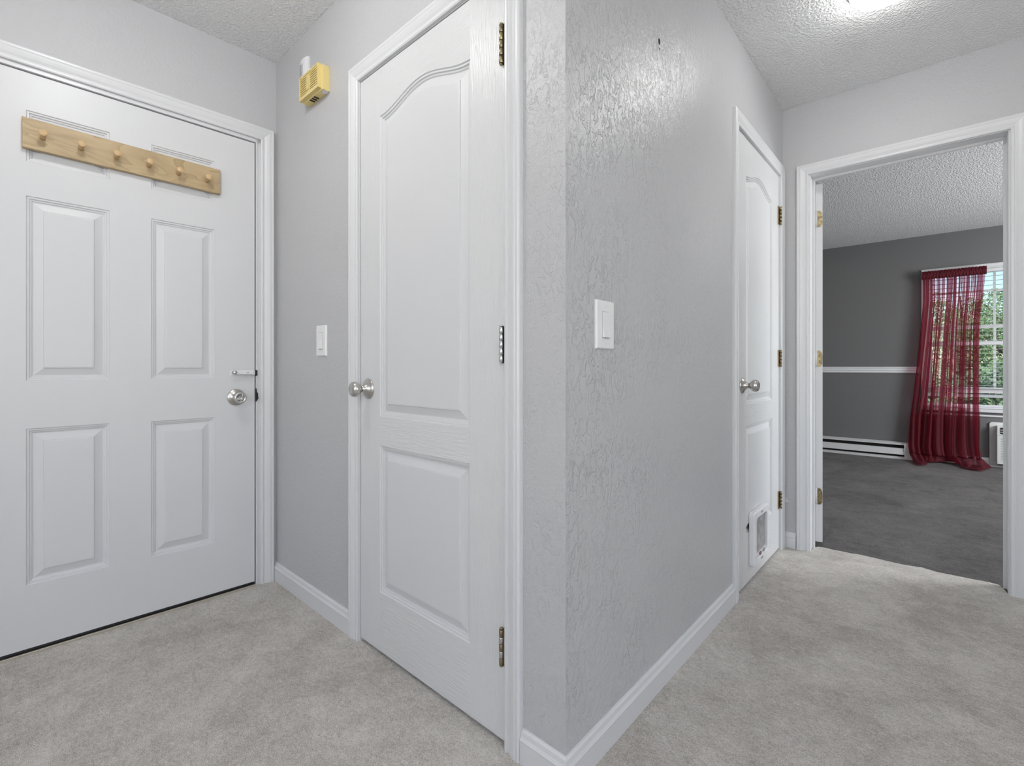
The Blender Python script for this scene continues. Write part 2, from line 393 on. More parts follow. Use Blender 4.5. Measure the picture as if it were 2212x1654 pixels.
def slab(name, parent, x0, x1, z0, z1, y, th, cols, mats, door_arch=True):
    """cols: list of (xa, xb, [panels bottom to top: (za, zb, rise)])"""
    mb = MB(); V, H, PN = 0, 1, 2
    xs = x0
    def quad(a, b, c, d, mi): mb.add([(a, y, c), (b, y, c), (b, y, d), (a, y, d)], [(0, 1, 2, 3)], mi)
    for xa, xb, ps in cols:
        quad(xs, xa, z0, z1, V); z = z0
        for za, zb, rise in ps:
            quad(xa, xb, z, za, H)
            if rise:
                pts = arch(xa, xb, za, zb, rise); panel(mb, pts, y, mi=PN, outline=lambda u: arch(xa, xb, za, zb, rise, d=u)); top = pts[2:]
                for k in range(len(top) - 1):
                    a, b = top[k], top[k + 1]
                    mb.add([(b[0], y, b[1]), (a[0], y, a[1]), (a[0], y, z1), (b[0], y, z1)], [(0, 1, 2, 3)], H)
                z = None
            else:
                panel(mb, [(xa, za), (xb, za), (xb, zb), (xa, zb)], y, mi=PN); z = zb
        if z is not None: quad(xa, xb, z, z1, H)
        xs = xb
    quad(xs, x1, z0, z1, V)
    mb.add([(x0, y, z0), (x1, y, z0), (x1, y, z1), (x0, y, z1), (x0, y + th, z0), (x1, y + th, z0), (x1, y + th, z1), (x0, y + th, z1)],
           [(0, 4, 5, 1), (1, 5, 6, 2), (2, 6, 7, 3), (3, 7, 4, 0), (4, 7, 6, 5)], V)
    return mesh(name, mb, mats, parent=parent, fixn=False)
def casing(parent, xl, xr, zt):
    mb = MB(); mb.sweep([(xl, 0), (xl, zt), (xr, zt), (xr, 0)][:], CASE)
    return mesh('casing', mb, 'trim', parent=parent)
def jamb(parent, xl, xr, zt, d1=TH, stop=None, t=.018):
    mb = MB(); mb.box(xl - t, xl, 0.0, d1, 0, zt + t); mb.box(xr, xr + t, 0.0, d1, 0, zt + t); mb.box(xl, xr, 0.0, d1, zt, zt + t)
    if stop:
        a, b = stop; mb.box(xl, xl + .011, a, b, 0, zt - .011); mb.box(xr - .011, xr, a, b, 0, zt - .011); mb.box(xl, xr, a, b, zt - .011, zt)
    return mesh('jamb', mb, 'trim', parent=parent)
KROSE = [(.037, 0), (.037, .002), (.0345, .0045), (.028, .0075), (.021, .012), (.0155, .018), (.012, .024), (.0115, .030)]
KBALL = [(.0115, .029), (.0125, .033), (.018, .037), (.0238, .043), (.0268, .050), (.0272, .056), (.0255, .062), (.0215, .0665), (.017, .069), (.0135, .0695), (.011, .068), (.0, .067)]
def knob(parent, x, y, z, keyed=False, scale=1.0):
    mb = MB(); mb.lathe((x, y, z), (0, -1, 0), [(r * scale, h * scale) for r, h in KROSE], 40)
    r_ = mesh('door_knob', mb, 'nickel', parent=parent)
    pb = KBALL[:] if not keyed else [(.0115, .029), (.014, .031), (.0195, .035), (.0235, .041), (.0255, .048), (.0258, .056), (.0245, .061), (.0225, .0625), (.016, .0625), (.015, .0600), (0, .0600)]
    mb = MB(); mb.lathe((x, y, z), (0, -1, 0), [(r * scale, h * scale) for r, h in pb], 40)
    mesh('knob_ball', mb, 'nickel', parent=r_)
    if keyed:
        mb = MB(); mb.box(x - .009, x - .0035, y - .0665, y - .058, z - .009, z + .009); mb.box(x + .0035, x + .009, y - .0665, y - .058, z - .009, z + .009)
        mb.box(x - .009, x + .009, y - .0625, y - .058, z - .010, z - .006)
        mesh('turn_button', mb, 'steel', parent=r_, bevel=.001)
        mb = MB(); mb.lathe((x - .024, y - .006, z - .002), (0, -1, 0), [(.0045, 0), (.0045, .0035), (.0030, .004), (.0, .0038)], 16)
        mesh('screw', mb, 'steel', parent=r_)
    return r_
def hinge(parent, x, z0, z1, y=-.009, matn='brass', leaf=1, white_mid=False, leafmat='bronze'):
    r = .0062; mb = MB(); n = 5; hh = (z1 - z0 - .006) / n
    for k in range(n):
        a = z0 + .003 + k * hh
        mb.lathe((x, y, a + .0006), (0, 0, 1), [(r * .9, 0), (r, .0008), (r, hh - .0020), (r * .9, hh - .0012)], 18, mi=(k % 2 if white_mid else 0))
    mb.lathe((x, y, z0 - .001), (0, 0, 1), [(.0035, 0), (.0048, .0015), (.0048, .003), (.003, .004)], 14, mi=0)
    mb.lathe((x, y, z1 - .003), (0, 0, 1), [(.003, 0), (.0052, .001), (.0055, .0035), (.003, .0055)], 14, mi=0)
    h_ = mesh('hinge', mb, [matn, 'steel' if white_mid else matn], parent=parent)
    mb = MB(); mb.box(min(x, x + leaf * .0115), max(x, x + leaf * .0115), y + .001, .0004, z0 + .002, z1 - .002)
    mesh('hinge_leaf', mb, leafmat, parent=h_)
    return h_

# ---- door_1: six-panel entry door, on the left wall
d1 = thing('door_1', 'C', (.34, 0, 0), kind=STR, label='white six-panel entry door at left with a wooden peg rail on it', cat='door')
cols = [(.052, .278, [(.241, .788, 0), (.955, 1.601, 0), (1.721, 1.900, 0)]), (.407, .631, [(.240, .785, 0), (.954, 1.600, 0), (1.719, 1.897, 0)])]
slab('door_slab', d1, -.121, .793, .020, 2.030, 0.0, .044, cols, ['door', 'door', 'door'])
casing(d1, -.143, .818, 2.053)
mb = MB(); t_ = .030
mb.box(-.146, -.125, .0, TH, 0, 2.06); mb.box(.7975, .820, .0, TH, 0, 2.06); mb.box(-.146, .820, .0, TH, 2.035, 2.06)
mb.box(.7975, .804, -.0045, .0, 0, 2.043); mb.box(-.130, .804, -.0045, .0, 2.036, 2.043)
mesh('jamb', mb, 'trim', parent=d1)
mb = MB(); mb.box(-.121, .793, .004, .040, .010, .021); mesh('bottom_sweep', mb, 'black', parent=d1)
mb = MB(); mb.box(-.125, .797, .046, .06, .0, 2.04); mesh('weather_stop', mb, 'black', parent=d1)
mb = MB(); mb.box(-.125, .7975, -.008, .10, -.004, .004); mb.box(-.125, .7975, -.010, -.002, -.004, .009)
mesh('threshold', mb, 'alu', parent=d1, bevel=.001)
knob(d1, .716, 0, .868, keyed=True)
mb = MB(); mb.rbox(.6925, .790, -.004, 0, .9655, .989, .001)
lk = mesh('swing_bar_lock', mb, 'white_plastic', parent=d1)
mb = MB(); mb.rbox(.700, .784, -.019, -.012, .9700, .9885, .002); mb.box(.776, .790, -.014, -.003, .967, .988)
mesh('lock_bar', mb, 'white_plastic', parent=lk)
mb = MB(); mb.lathe((.705, -.003, .979), (0, -1, 0), [(.0075, 0), (.0075, .012), (.009, .016), (.009, .021), (.006, .024), (0, .0245)], 18); mesh('lock_knob', mb, 'steel', parent=lk)
mb = MB(); mb.lathe((.7775, -.0135, .9795), (0, -1, 0), [(.003, 0), (.003, .001), (0, .001)], 12); mb.box(.755, .762, -.0195, -.0188, .9765, .979); mesh('screw_hole', mb, 'dark', parent=lk)
mb = MB(); mb.box(.794, .7985, -.010, .006, .963, .990); mb.box(.7985, .8035, -.0065, -.0040, .964, .988)
mesh('keeper', mb, 'black', parent=d1)
mb = MB(); mb.prism([(.7955, .845), (.7985, .845), (.807, .858), (.805, .884), (.801, .888), (.799, .905), (.7955, .905)], -.0075, -.003)
mesh('strike_plate', mb, 'black', parent=d1)

# ---- peg rail on the entry door
pr = thing('peg_rail', 'C', (.345, 0, 1.76), label='wooden rail with six turned pegs mounted high on the white entry door', cat='coat rack')
mb = MB(); mb.rbox(.042, .648, -.020, -.0006, 1.762, 1.867, .0015)
mb.v = [(x, y, z - (x - .042) * .0125) for x, y, z in mb.v]
mesh('rail_board', mb, 'wood', parent=pr)
for (s_, z_) in [(.093, 1.808), (.194, 1.804), (.295, 1.803), (.395, 1.802), (.494, 1.799), (.596, 1.798)]:
    mb = MB(); mb.lathe((s_, -.0195, z_), (0, -1, .16), [(.0085, 0), (.0085, .010), (.0080, .024), (.0088, .031), (.0115, .036), (.0122, .0395), (.0110, .0415), (0, .0418)], 22)
    mesh('peg', mb, 'peg', parent=pr)

# ---- door_2: arched two-panel closet door
d2 = thing('door_2', 'A', (-1.243, 0, 0), kind=STR, label='white arched two-panel closet door nearest the camera with three hinges at right', cat='door')
slab('door_slab', d2, -1.608, -.879, .014, 2.044, .001, .035, [(-1.482, -1.017, [(.219, .729, 0), (.831, 1.877, .046)])], ['grain_v', 'grain_h', 'door'])
casing(d2, -1.615, -.873, 2.050)
jamb(d2, -1.612, -.876, 2.047, stop=(.040, .052))
knob(d2, -1.556, .001, .925)
for z0, z1, mt, wm, lm in [(1.800, 1.908, 'brass', False, 'dark'), (1.012, 1.112, 'steel', False, 'dark'), (.214, .314, 'bronze', True, 'bronze')]:
    hinge(d2, -.886, z0, z1, -.007, mt, 1, wm, lm)

# ---- door_3: arched closet door with the cat flap
d3 = thing('door_3', 'B', (2.59, 0, 0), kind=STR, label='white arched closet door with a cat flap at the end of the hall wall', cat='door')
slab('door_slab', d3, 2.226, 2.955, .014, 2.048, .001, .035, [(2.357, 2.815, [(.235, .735, 0), (.831, 1.877, .046)])], ['grain_v', 'grain_h', 'door'])
casing(d3, 2.220, 2.9615, 2.053)
jamb(d3, 2.223, 2.958, 2.050, stop=(.040, .052))
knob(d3, 2.300, .001, .921)
mb = MB(); mb.box(2.2245, 2.2265, -.0005, .01, .885, .955); mesh('latch_plate', mb, 'dark', parent=d3)
for z0, z1, mt in [(1.782, 1.881, 'brass'), (1.005, 1.097, 'bronze'), (.230, .325, 'bronze')]:
    r = .0062; y = -.008; x = 2.958; mb = MB(); n = 5; hh = (z1 - z0) / n
    for k in range(n): mb.lathe((x, y, z0 + k * hh + .0006), (0, 0, 1), [(r, 0), (r, hh - .0015)], 16)
    h_ = mesh('hinge', mb, mt, parent=d3)
    mb = MB(); mb.box(x - .030, x - .004, -.0016, .0008, z0, z1); mesh('hinge_leaf', mb, 'bronze', parent=h_)
    mb = MB(); mb.box(x - .013, x - .0045, -.0026, -.0012, z0 + .060, z0 + .080); mb.box(x - .013, x - .0045, -.0026, -.0012, z0 + .018, z0 + .038); mesh('hinge_gap', mb, 'dark', parent=h_)
# cat flap
mb = MB(); X0, X1, Z0, Z1 = 2.402, 2.652, .078, .328; a0, a1, c0, c1 = 2.436, 2.620, .108, .296
def rrect(x0, x1, z0, z1, r, n=5):
    pts = []
    for cx, cz, st in ((x1 - r, z0 + r, -90), (x1 - r, z1 - r, 0), (x0 + r, z1 - r, 90), (x0 + r, z0 + r, 180)):
        for k in range(n + 1): a = math.radians(st + 90 * k / n); pts.append((cx + r * math.cos(a), cz + r * math.sin(a)))
    return pts
rings = [(rrect(X0, X1, Z0, Z1, .014), 0.0), (rrect(X0, X1, Z0, Z1, .014), -.018), (rrect(X0 + .004, X1 - .004, Z0 + .004, Z1 - .004, .012), -.023),
         (rrect(a0 - .003, a1 + .003, c0 - .003, c1 + .003, .022), -.024), (rrect(a0, a1, c0, c1, .02), -.021), (rrect(a0, a1, c0, c1, .02), -.001)]
n = len(rings[0][0]); vs = [(x, y, z) for p, y in rings for x, z in p]
fs = [(r * n + k, r * n + (k + 1) % n, (r + 1) * n + (k + 1) % n, (r + 1) * n + k) for r in range(len(rings) - 1) for k in range(n)]
mb.add(vs, fs); cf = mesh('cat_flap', mb, 'white_plastic', parent=d3, label='white cat flap with a clouded see-through flap')
mb = MB(); mb.box(a0 + .006, a1 - .006, -.012, -.009, c0 + .020, c1 - .002); mesh('flap', mb, 'flap', parent=cf)
mb = MB(); mb.box(a0 - .004, a1 + .004, -.0009, .0, c0 - .004, c1 + .004); mesh('flap_back', mb, 'grey', parent=cf)
mb = MB(); mb.box(a0 + .004, a1 - .004, -.018, -.010, c0 + .010, c0 + .018); mb.box(a0 + .02, a1 - .02, -.020, -.006, c0 + .001, c0 + .006); mesh('flap_sill', mb, 'white_plastic', parent=cf)
mb = MB(); mb.box(2.500, 2.520, -.0225, -.012, c0 + .003, c0 + .016); mesh('latch_tab', mb, mat('dull_red_plastic', (.22, .09, .09), .5), parent=cf)
mb = MB(); mb.box(2.560, 2.580, -.0225, -.012, c0 + .003, c0 + .016); mb.box(2.512, 2.542, -.0242, -.0232, .088, .098); mesh('latch_tab', mb, 'grey', parent=cf)
mb = MB()
for k in range(4): mb.box(2.508 + k * .009, 2.513 + k * .009, -.0244, -.0232, .308 + (k % 2) * .001, .317)
mesh('moulded_mark', mb, 'grey', parent=cf)

# ---- door_4: bedroom doorway with the door swung open
d4 = thing('door_4', 'D', (-.14, 0, 0), kind=STR, label='white cased bedroom doorway at right with its door swung open inward', cat='door')
casing(d4, -.525, .243, 2.049)
jamb(d4, -.519, .237, 2.046, d1=.120, stop=(.070, .082))
piv = Vector((-.514, .127, 0)); ang = math.radians(109)
mb = MB(); mb.box(0, .73, -.0, .035, .022, 2.030)
R_ = Matrix.Rotation(ang, 4, 'Z')
def swing(mb): mb.v = [tuple(R_ @ Vector(v_) + piv) for v_ in mb.v]; return mb
# closed door lies along +x from the pivot with its thickness toward the hall; opened it swings into the bedroom
mb = MB(); mb.box(.002, .735, -.035, .0, .022, 2.030); swing(mb)
ds = mesh('door_slab', mb, 'trim', parent=d4)
for z0, z1 in [(1.790, 1.882), (1.006, 1.096), (.232, .322)]:
    mb = MB(); pts = [(0, 0), (.022, 0), (.030, .014), (.031, .046), (.029, .075), (.020, .090), (0, .090)]
    mb.add([(-.0003, -.003 - p, z0 + q_) for p, q_ in pts] + [(.0022, -.003 - p, z0 + q_) for p, q_ in pts],
           [tuple(range(7)), tuple(range(13, 6, -1))] + [(k, 7 + k, 7 + (k + 1) % 7, (k + 1) % 7) for k in range(7)])
    swing(mb); h_ = mesh('hinge', mb, 'brass', parent=d4)
    mb = MB(); mb.lathe((piv.x + .003, piv.y + .004, z0), (0, 0, 1), [(.006, 0), (.006, z1 - z0)], 16)
    mb.box(-.519, -.5165, .086, .126, z0, z1)
    mesh('hinge_knuckle', mb, 'trim', parent=h_)

# ------------------------------------------------------------------ switches
def switch(wn, s0, s1, z0, z1, label):
    c = (s0 + s1) / 2; t = thing('light_switch', wn, (c, 0, z0), label=label, cat='light switch')
    mb = MB(); mb.rbox(s0, s1, -.0065, 0, z0, z1, .0035); mesh('wall_plate', mb, 'plate', parent=t)
    zc = (z0 + z1) / 2; hw, hh = .0165, .0335
    mb = MB(); mb.box(c - hw - .001, c + hw + .001, -.0068, -.005, zc - hh - .0015, zc + hh + .001); mesh('rocker_gap', mb, 'grey', parent=t)
    mb = MB(); z_a, z_m, z_b = zc + hh, zc, zc - hh
    vs = []
    for x in (c - hw, c + hw): vs += [(x, -.006, z_b), (x, -.0135, z_b), (x, -.0082, z_m), (x, -.0076, z_a), (x, -.006, z_a)]
    mb.add(vs, [(0, 1, 2, 3, 4), (9, 8, 7, 6, 5), (0, 5, 6, 1), (1, 6, 7, 2), (2, 7, 8, 3), (3, 8, 9, 4), (4, 9, 5, 0)]); mesh('rocker', mb, 'plate', parent=t)
    for z in (zc + .049, zc - .049):
        mb = MB(); mb.lathe((c, -.0063, z), (0, -1, 0), [(.0032, 0), (.0032, .0006), (.002, .001), (0, .001)], 12); mesh('screw', mb, 'plate', parent=t)
switch('A', -1.950, -1.865, 1.048, 1.173, 'white rocker switch between the entry door and the near closet door')
switch('B', 1.067, 1.156, 1.050, 1.177, 'white rocker switch on the long hall wall near the outside corner')

# ------------------------------------------------------------------ alarm box and white plate
al = thing('gas_alarm', 'A', (-1.93, 0, 2.1), label='yellowed plastic detector box with louvred front high on the wall', cat='detector')
mb = MB(); mb.box(-2.012, -1.842, -.030, 0, 2.101, 2.199); mesh('housing', mb, 'yellow', parent=al, bevel=.0015)
mb = MB(); fx0, fx1, fz0, fz1 = -2.020, -1.853, 2.108, 2.204
mb.box(fx0, fx1, -.043, -.030, fz0, fz1)
mb.box(fx0, fx1, -.0455, -.0425, fz0 - .0003, fz0 + .014); mb.box(fx0, fx1, -.0455, -.0425, fz1 - .007, fz1 + .0003)
mb.box(fx0 - .0003, fx0 + .006, -.0457, -.0425, fz0 + .002, fz1 - .002); mb.box(fx1 - .007, fx1 + .0003, -.0457, -.0425, fz0 + .002, fz1 - .002)
mb.prism(rrect(-1.953, -1.928, fz0 + .022, fz1 - .012, .010), -.0462, -.043)
for k in range(8):
    z = fz0 + .017 + k * .0090
    mb.add([(fx0 + .007, -.0452, z), (-1.956, -.0452, z), (-1.956, -.0432, z + .0062), (fx0 + .007, -.0432, z + .0062)], [(0, 1, 2, 3)])
    mb.add([(-1.925, -.0452, z), (fx1 - .009, -.0452, z), (fx1 - .009, -.0432, z + .0062), (-1.925, -.0432, z + .0062)], [(0, 1, 2, 3)])
fc = mesh('front_cover', mb, 'yellow', parent=al)
mb = MB()
for k in range(3):
    x = -1.962 + k * .0175; mb.box(x, x + .0095, -.0285, -.008, 2.0995, 2.1025)
mesh('vent_slot', mb, 'dark', parent=al)
mb = MB(); mb.lathe((-1.946, -.0452, fz0 + .018), (0, -1, 0), [(.0016, 0), (.0016, .001), (0, .001)], 10); mesh('indicator_lamp', mb, mat('red_lamp', (.4, .08, .03), .4), parent=fc)
mb = MB(); mb.add([(-1.8425 - .016 + .016 * math.cos(a), -.012 + .011 * math.sin(a), 2.1004) for a in [PI * 2 * k / 18 for k in range(18)]] +
                  [(-1.8425 - .016 + .016 * math.cos(a), -.012 + .011 * math.sin(a), 2.1014) for a in [PI * 2 * k / 18 for k in range(18)]],
                  [tuple(range(18)), tuple(range(35, 17, -1))] + [(k, 18 + k, 18 + (k + 1) % 18, (k + 1) % 18) for k in range(18)])
mesh('white_sticker', mb, 'white_plastic', parent=al)
wp = thing('chime_cover', 'A', (-2.058, 0, 2.19), label='slim white curved plastic cover with ribs beside the yellow box', cat='cover')
mb = MB(); N = 10; pr_ = [(-2.096 + .074 * k / N, -.002 - .013 * math.sin(PI * (.12 + .76 * k / N)) ** .8) for k in range(N + 1)]
vs = [(x, y, 2.19) for x, y in pr_] + [(x, y, 2.319) for x, y in pr_] + [(-2.096, 0, 2.19), (-2.022, 0, 2.19), (-2.096, 0, 2.319), (-2.022, 0, 2.319)]
fs = [(k, k + 1, N + 2 + k, N + 1 + k) for k in range(N)]; a_, b_, c_, d_ = 2 * N + 2, 2 * N + 3, 2 * N + 4, 2 * N + 5
fs += [tuple([a_] + list(range(N + 1)) + [b_])[::-1], tuple([c_] + list(range(N + 1, 2 * N + 2)) + [d_]), (a_, 0, N + 1, c_), (N, b_, d_, 2 * N + 1), (a_, c_, d_, b_)]
mb.add(vs, fs); mesh('cover_shell', mb, 'white_plastic', parent=wp)
mb = MB()
for k in range(13): z = 2.205 + k * .0075; mb.box(-2.081, -2.055, -.0152, -.0135, z, z + .003)
mesh('rib_lines', mb, 'grey', parent=wp)

# small wear marks on the walls
mb = MB(); mb.prism([(1.443, 2.020), (1.449, 2.018), (1.452, 2.030), (1.447, 2.037), (1.441, 2.033)], -.0016, .001); mb.prism([(1.449, 2.004), (1.452, 2.004), (1.452, 2.008), (1.449, 2.008)], -.0012, .001)
mesh('trim_1', mb, 'dark', 'B', kind=STR, label='small dark chip in the hall wall paint near the ceiling', cat='wall mark')
mb = MB(); mb.prism([(-.673, .262), (-.655, .242), (-.618, .252), (-.640, .275), (-.648, .262), (-.665, .268)], -.006, .001)
mesh('trim_2', mb, 'trim', 'D', kind=STR, label='small torn flake of wall paint above the tiny baseboard', cat='wall mark')

# ------------------------------------------------------------------ ceiling lamps
def dome(name, x, y, z, r, drop, label, lm='lamp'):
    t = thing(name, None, (x, y, z), label=label, cat='ceiling light', )
    mb = MB(); mb.lathe((x, y, z), (0, 0, -1), [(r * 1.04, 0), (r * 1.04, .014), (r * .98, .018)], 48); mesh('lamp_base', mb, 'trim', parent=t)
    prof = [(r * math.cos(a) ** .75 if k < 9 else 0, .014 + drop * math.sin(a)) for k, a in [(k, PI / 2 * k / 9) for k in range(10)]]
    mb = MB(); mb.lathe((x, y, z), (0, 0, -1), prof, 48); mesh('glass_dome', mb, lm, parent=t)
    return t
dome('ceiling_light', -.20, 2.26, CEIL, .110, .052, 'round lit opal ceiling light cut by the top edge above the hall')
dome('ceiling_light', -1.42, .20, CEIL, .085, .075, 'small round ceiling light above the entry door area, out of view', 'lamp_entry')

# ------------------------------------------------------------------ bedroom
BC = 2.425; DE = 3.833
mb = MB(); mb.box(-1.45, 2.62, TH, 4.0, BC, BC + .06); mesh('ceiling_bedroom', mb, 'ceil2', 'D', kind=STR, label='grey-white stippled ceiling of the bedroom', cat='ceiling')
WX0, WX1, WZ0, WZ1 = -.094, .978, .578, 2.020
mb = MB(); mb.box(-1.5, WX0, 0, .14, -.02, BC); mb.box(WX1, 2.7, 0, .14, -.02, BC); mb.box(WX0, WX1, 0, .14, -.02, WZ0); mb.box(WX0, WX1, 0, .14, WZ1, BC)
mesh('wall_bedroom', mb, 'wall_dark', 'E', kind=STR, label='charcoal bedroom wall with the curtained window', cat='wall')
mb = MB(); mb.box(-1.42, -1.30, TH, DE, -.02, BC); mesh('wall_bedroom_left', mb, 'wall_dark', 'D', kind=STR, label='charcoal bedroom wall behind the opened door', cat='wall')
mb = MB(); mb.box(2.6, 2.7, TH, 1.2, -.02, BC); mb.box(2.6, 2.7, 2.7, DE, -.02, BC); mb.box(2.6, 2.7, 1.2, 2.7, -.02, .6); mb.box(2.6, 2.7, 1.2, 2.7, 2.05, BC)  # window-sized opening invented for the bedroom side fill
mesh('wall_bedroom_right', mb, 'wall_dark', 'D', kind=STR, label='charcoal bedroom wall with an opening added for fill light, out of view', cat='wall')
mb = MB(); mb.box(-1.30, -.60, TH, TH + .012, -.02, BC); mb.box(.32, 2.6, TH, TH + .012, -.02, BC); mb.box(-.60, .32, TH, TH + .012, 2.12, BC)
mesh('wall_bedroom_near', mb, 'wall_dark', 'D', kind=STR, label='charcoal bedroom side of the doorway wall', cat='wall')
# chair rail
RP = [(0, 0), (0, .010), (.008, .016), (.022, .012), (.034, .018), (.048, .014), (.060, .018), (.070, .010), (.070, 0)]
n = len(RP); mb = MB(); mb.add([(-1.30, -t, .937 + z) for z, t in RP] + [(-.115, -t, .937 + z) for z, t in RP], [(j, (j + 1) % n, n + (j + 1) % n, n + j) for j in range(n)] + [tuple(range(n)), tuple(range(2 * n - 1, n - 1, -1))])
mesh('trim_chair_rail', mb, 'trim', 'E', kind=STR, label='white chair rail on the charcoal bedroom wall', cat='trim')
# baseboard heater
ht = thing('baseboard_heater', 'E', (-.65, -.05, 0), label='long white baseboard heater under the chair rail of the bedroom', cat='heater')
hx0, hx1 = -1.295, -.175
mb = MB(); mb.prism([(hx0, .0), (hx1, .0), (hx1, .172), (hx0, .172)], -.028, -.0135)
mesh('back_plate', mb, 'dark', parent=ht)
mb = MB(); mb.add([(hx0, -.0136, .176), (hx1, -.0136, .176), (hx1, -.070, .164), (hx0, -.070, .164), (hx0, -.0136, .160), (hx1, -.0136, .160), (hx1, -.070, .147), (hx0, -.070, .147)],
                  [(0, 1, 2, 3), (4, 7, 6, 5), (2, 6, 7, 3), (0, 3, 7, 4), (1, 5, 6, 2), (0, 4, 5, 1)]); mesh('top_hood', mb, 'heater', parent=ht)
mb = MB(); mb.add([(hx0, -.062, .112), (hx1, -.062, .112), (hx1, -.080, .112), (hx0, -.080, .112), (hx0, -.074, .044), (hx1, -.074, .044), (hx1, -.090, .044), (hx0, -.090, .044)],
                  [(0, 1, 2, 3), (4, 7, 6, 5), (3, 2, 6, 7), (0, 4, 5, 1), (0, 3, 7, 4), (1, 5, 6, 2)]); mesh('front_panel', mb, 'heater', parent=ht)
mb = MB(); mb.box(hx0, hx1, -.095, -.028, -.0055, .020); mesh('bottom_lip', mb, 'heater', parent=ht)
mb = MB(); mb.box(-.268, hx1, -.092, -.0136, -.0055, .168); mesh('end_cap', mb, 'heater', parent=ht)
# window
wn_ = thing('window_1', 'E', (.442, 0, WZ0), kind=STR, label='white double-hung bedroom window with grid bars behind the red curtain', cat='window')
mb = MB(); P_ = [(0, 0), (0, .010), (.006, .014), (.022, .014), (.028, .018), (.034, .014), (.034, 0)]
mb.sweep([(WX0, WZ0 - .01), (WX0, WZ1), (WX1, WZ1), (WX1, WZ0 - .01)], P_)
mesh('window_casing', mb, 'trim', parent=wn_)
mb = MB(); mb.box(WX0, WX0 + .02, 0, .13, WZ0, WZ1); mb.box(WX1 - .02, WX1, 0, .13, WZ0, WZ1); mb.box(WX0, WX1, 0, .13, WZ1 - .012, WZ1); mb.box(WX0, WX1, .0, .13, WZ0, WZ0 + .015)
mesh('window_frame', mb, 'trim', parent=wn_)
mb = MB(); mb.rbox(-.135, WX1 + .04, -.030, .02, .541, .574, .006); mesh('window_sill', mb, 'trim', parent=wn_)
mb = MB(); mb.box(-.12, WX1 + .03, -.012, 0, .500, .517); mesh('apron', mb, 'trim', parent=wn_)
cx = .442
mb = MB(); za, zb = 1.403, 2.008
mb.box(WX0 + .02, WX0 + .055, .075, .105, za, zb); mb.box(WX1 - .055, WX1 - .02, .075, .105, za, zb); mb.box(WX0, WX1, .075, .105, zb - .03, zb); mb.box(WX0 + .02, WX1 - .02, .070, .105, za, za + .036)
for xx in (cx - .3, cx, cx + .3): mb.box(xx - .010, xx + .010, .082, .098, za, zb)
mb.box(WX0 + .02, WX1 - .02, .082, .098, 1.779, 1.797)
mesh('upper_sash', mb, 'trim', parent=wn_)
mb = MB(); za, zb = .736, 1.403
mb.box(WX0 + .02, WX0 + .055, .045, .075, za, zb); mb.box(WX1 - .055, WX1 - .02, .045, .075, za, zb); mb.box(WX0 + .02, WX1 - .02, .045, .075, 1.228, 1.270); mb.box(WX0 + .02, WX1 - .02, .045, .075, za, za + .044)
for xx in (cx - .3, cx, cx + .3): mb.box(xx - .010, xx + .010, .052, .068, za, zb)
mesh('lower_sash', mb, 'trim', parent=wn_)
mb = MB(); mb.box(WX0 + .02, WX1 - .02, .100, .128, .690, .720); mb.box(WX0 + .02, WX1 - .02, .100, .128, .593, .612); mesh('storm_frame', mb, 'trim', parent=wn_)
mb = MB(); mb.box(WX0 + .02, WX1 - .02, .112, .115, .60, WZ1 - .012); mesh('pane', mb, 'glass', parent=wn_)
# blind
bl = thing('window_blind', 'E', (.442, .03, .78), label='white horizontal slatted blind lowered and open in the bedroom window', cat='blind')
mb = MB(); mb.box(WX0 + .022, WX1 - .022, .004, .044, 1.972, 2.006); mesh('head_rail', mb, 'trim', parent=bl)
mb = MB(); z = 1.930
while z > .80: mb.box(WX0 + .026, WX1 - .026, .006, .040, z - .0012, z + .0012); z -= .0465
mesh('slats', mb, 'trim', parent=bl)
mb = MB(); mb.box(WX0 + .026, WX1 - .026, .008, .040, .784, .796); mesh('bottom_rail', mb, 'trim', parent=bl)
for xx in (.08, .80): mb = MB(); mb.box(xx, xx + .0015, .022, .0235, .79, 1.98); mesh('ladder_cord', mb, 'trim', parent=bl)
# air conditioner
ac = thing('air_conditioner', 'E', (.74, -.05, 0), label='white through-wall air conditioner beside the curtain under the window', cat='air conditioner')
mb = MB(); mb.prism(rrect(.398, 1.10, -.005, .449, .022), -.020, -.0135 + .0135); mesh('wall_sleeve', mb, 'ac', parent=ac, bevel=.003)
mb = MB(); mb.box(.446, 1.052, -.100, -.0195, .042, .418); mesh('front_body', mb, 'ac', parent=ac, bevel=.006)
mb = MB(); mb.prism(rrect(.468, .75, .340, .405, .012), -.1015, -.099); og = mesh('outlet_grille', mb, 'dark', parent=ac)
mb = MB()
for z in (.3580, .3790): mb.box(.470, .748, -.1045, -.100, z, z + .005)
mesh('grille_bar', mb, 'ac', parent=og)
mb = MB(); mb.prism([(.4465, .326), (1.051, .326), (1.051, .329), (.4465, .329)], -.1008, -.0995); mb.prism([(.4465, .066), (1.051, .066), (1.051, .068), (.4465, .068)], -.1008, -.0995); mesh('panel_seam', mb, 'grey', parent=ac)
mb = MB()
for k in range(14): z = .085 + k * .0165; mb.box(.474, 1.03, -.1012, -.099, z, z + .0055)
mesh('intake_louvers', mb, 'grey', parent=ac)
dome('ceiling_light', 1.30, 5.2, BC, .13, .08, 'round ceiling light of the bedroom, hidden behind the right door jamb', 'lamp_bedroom')

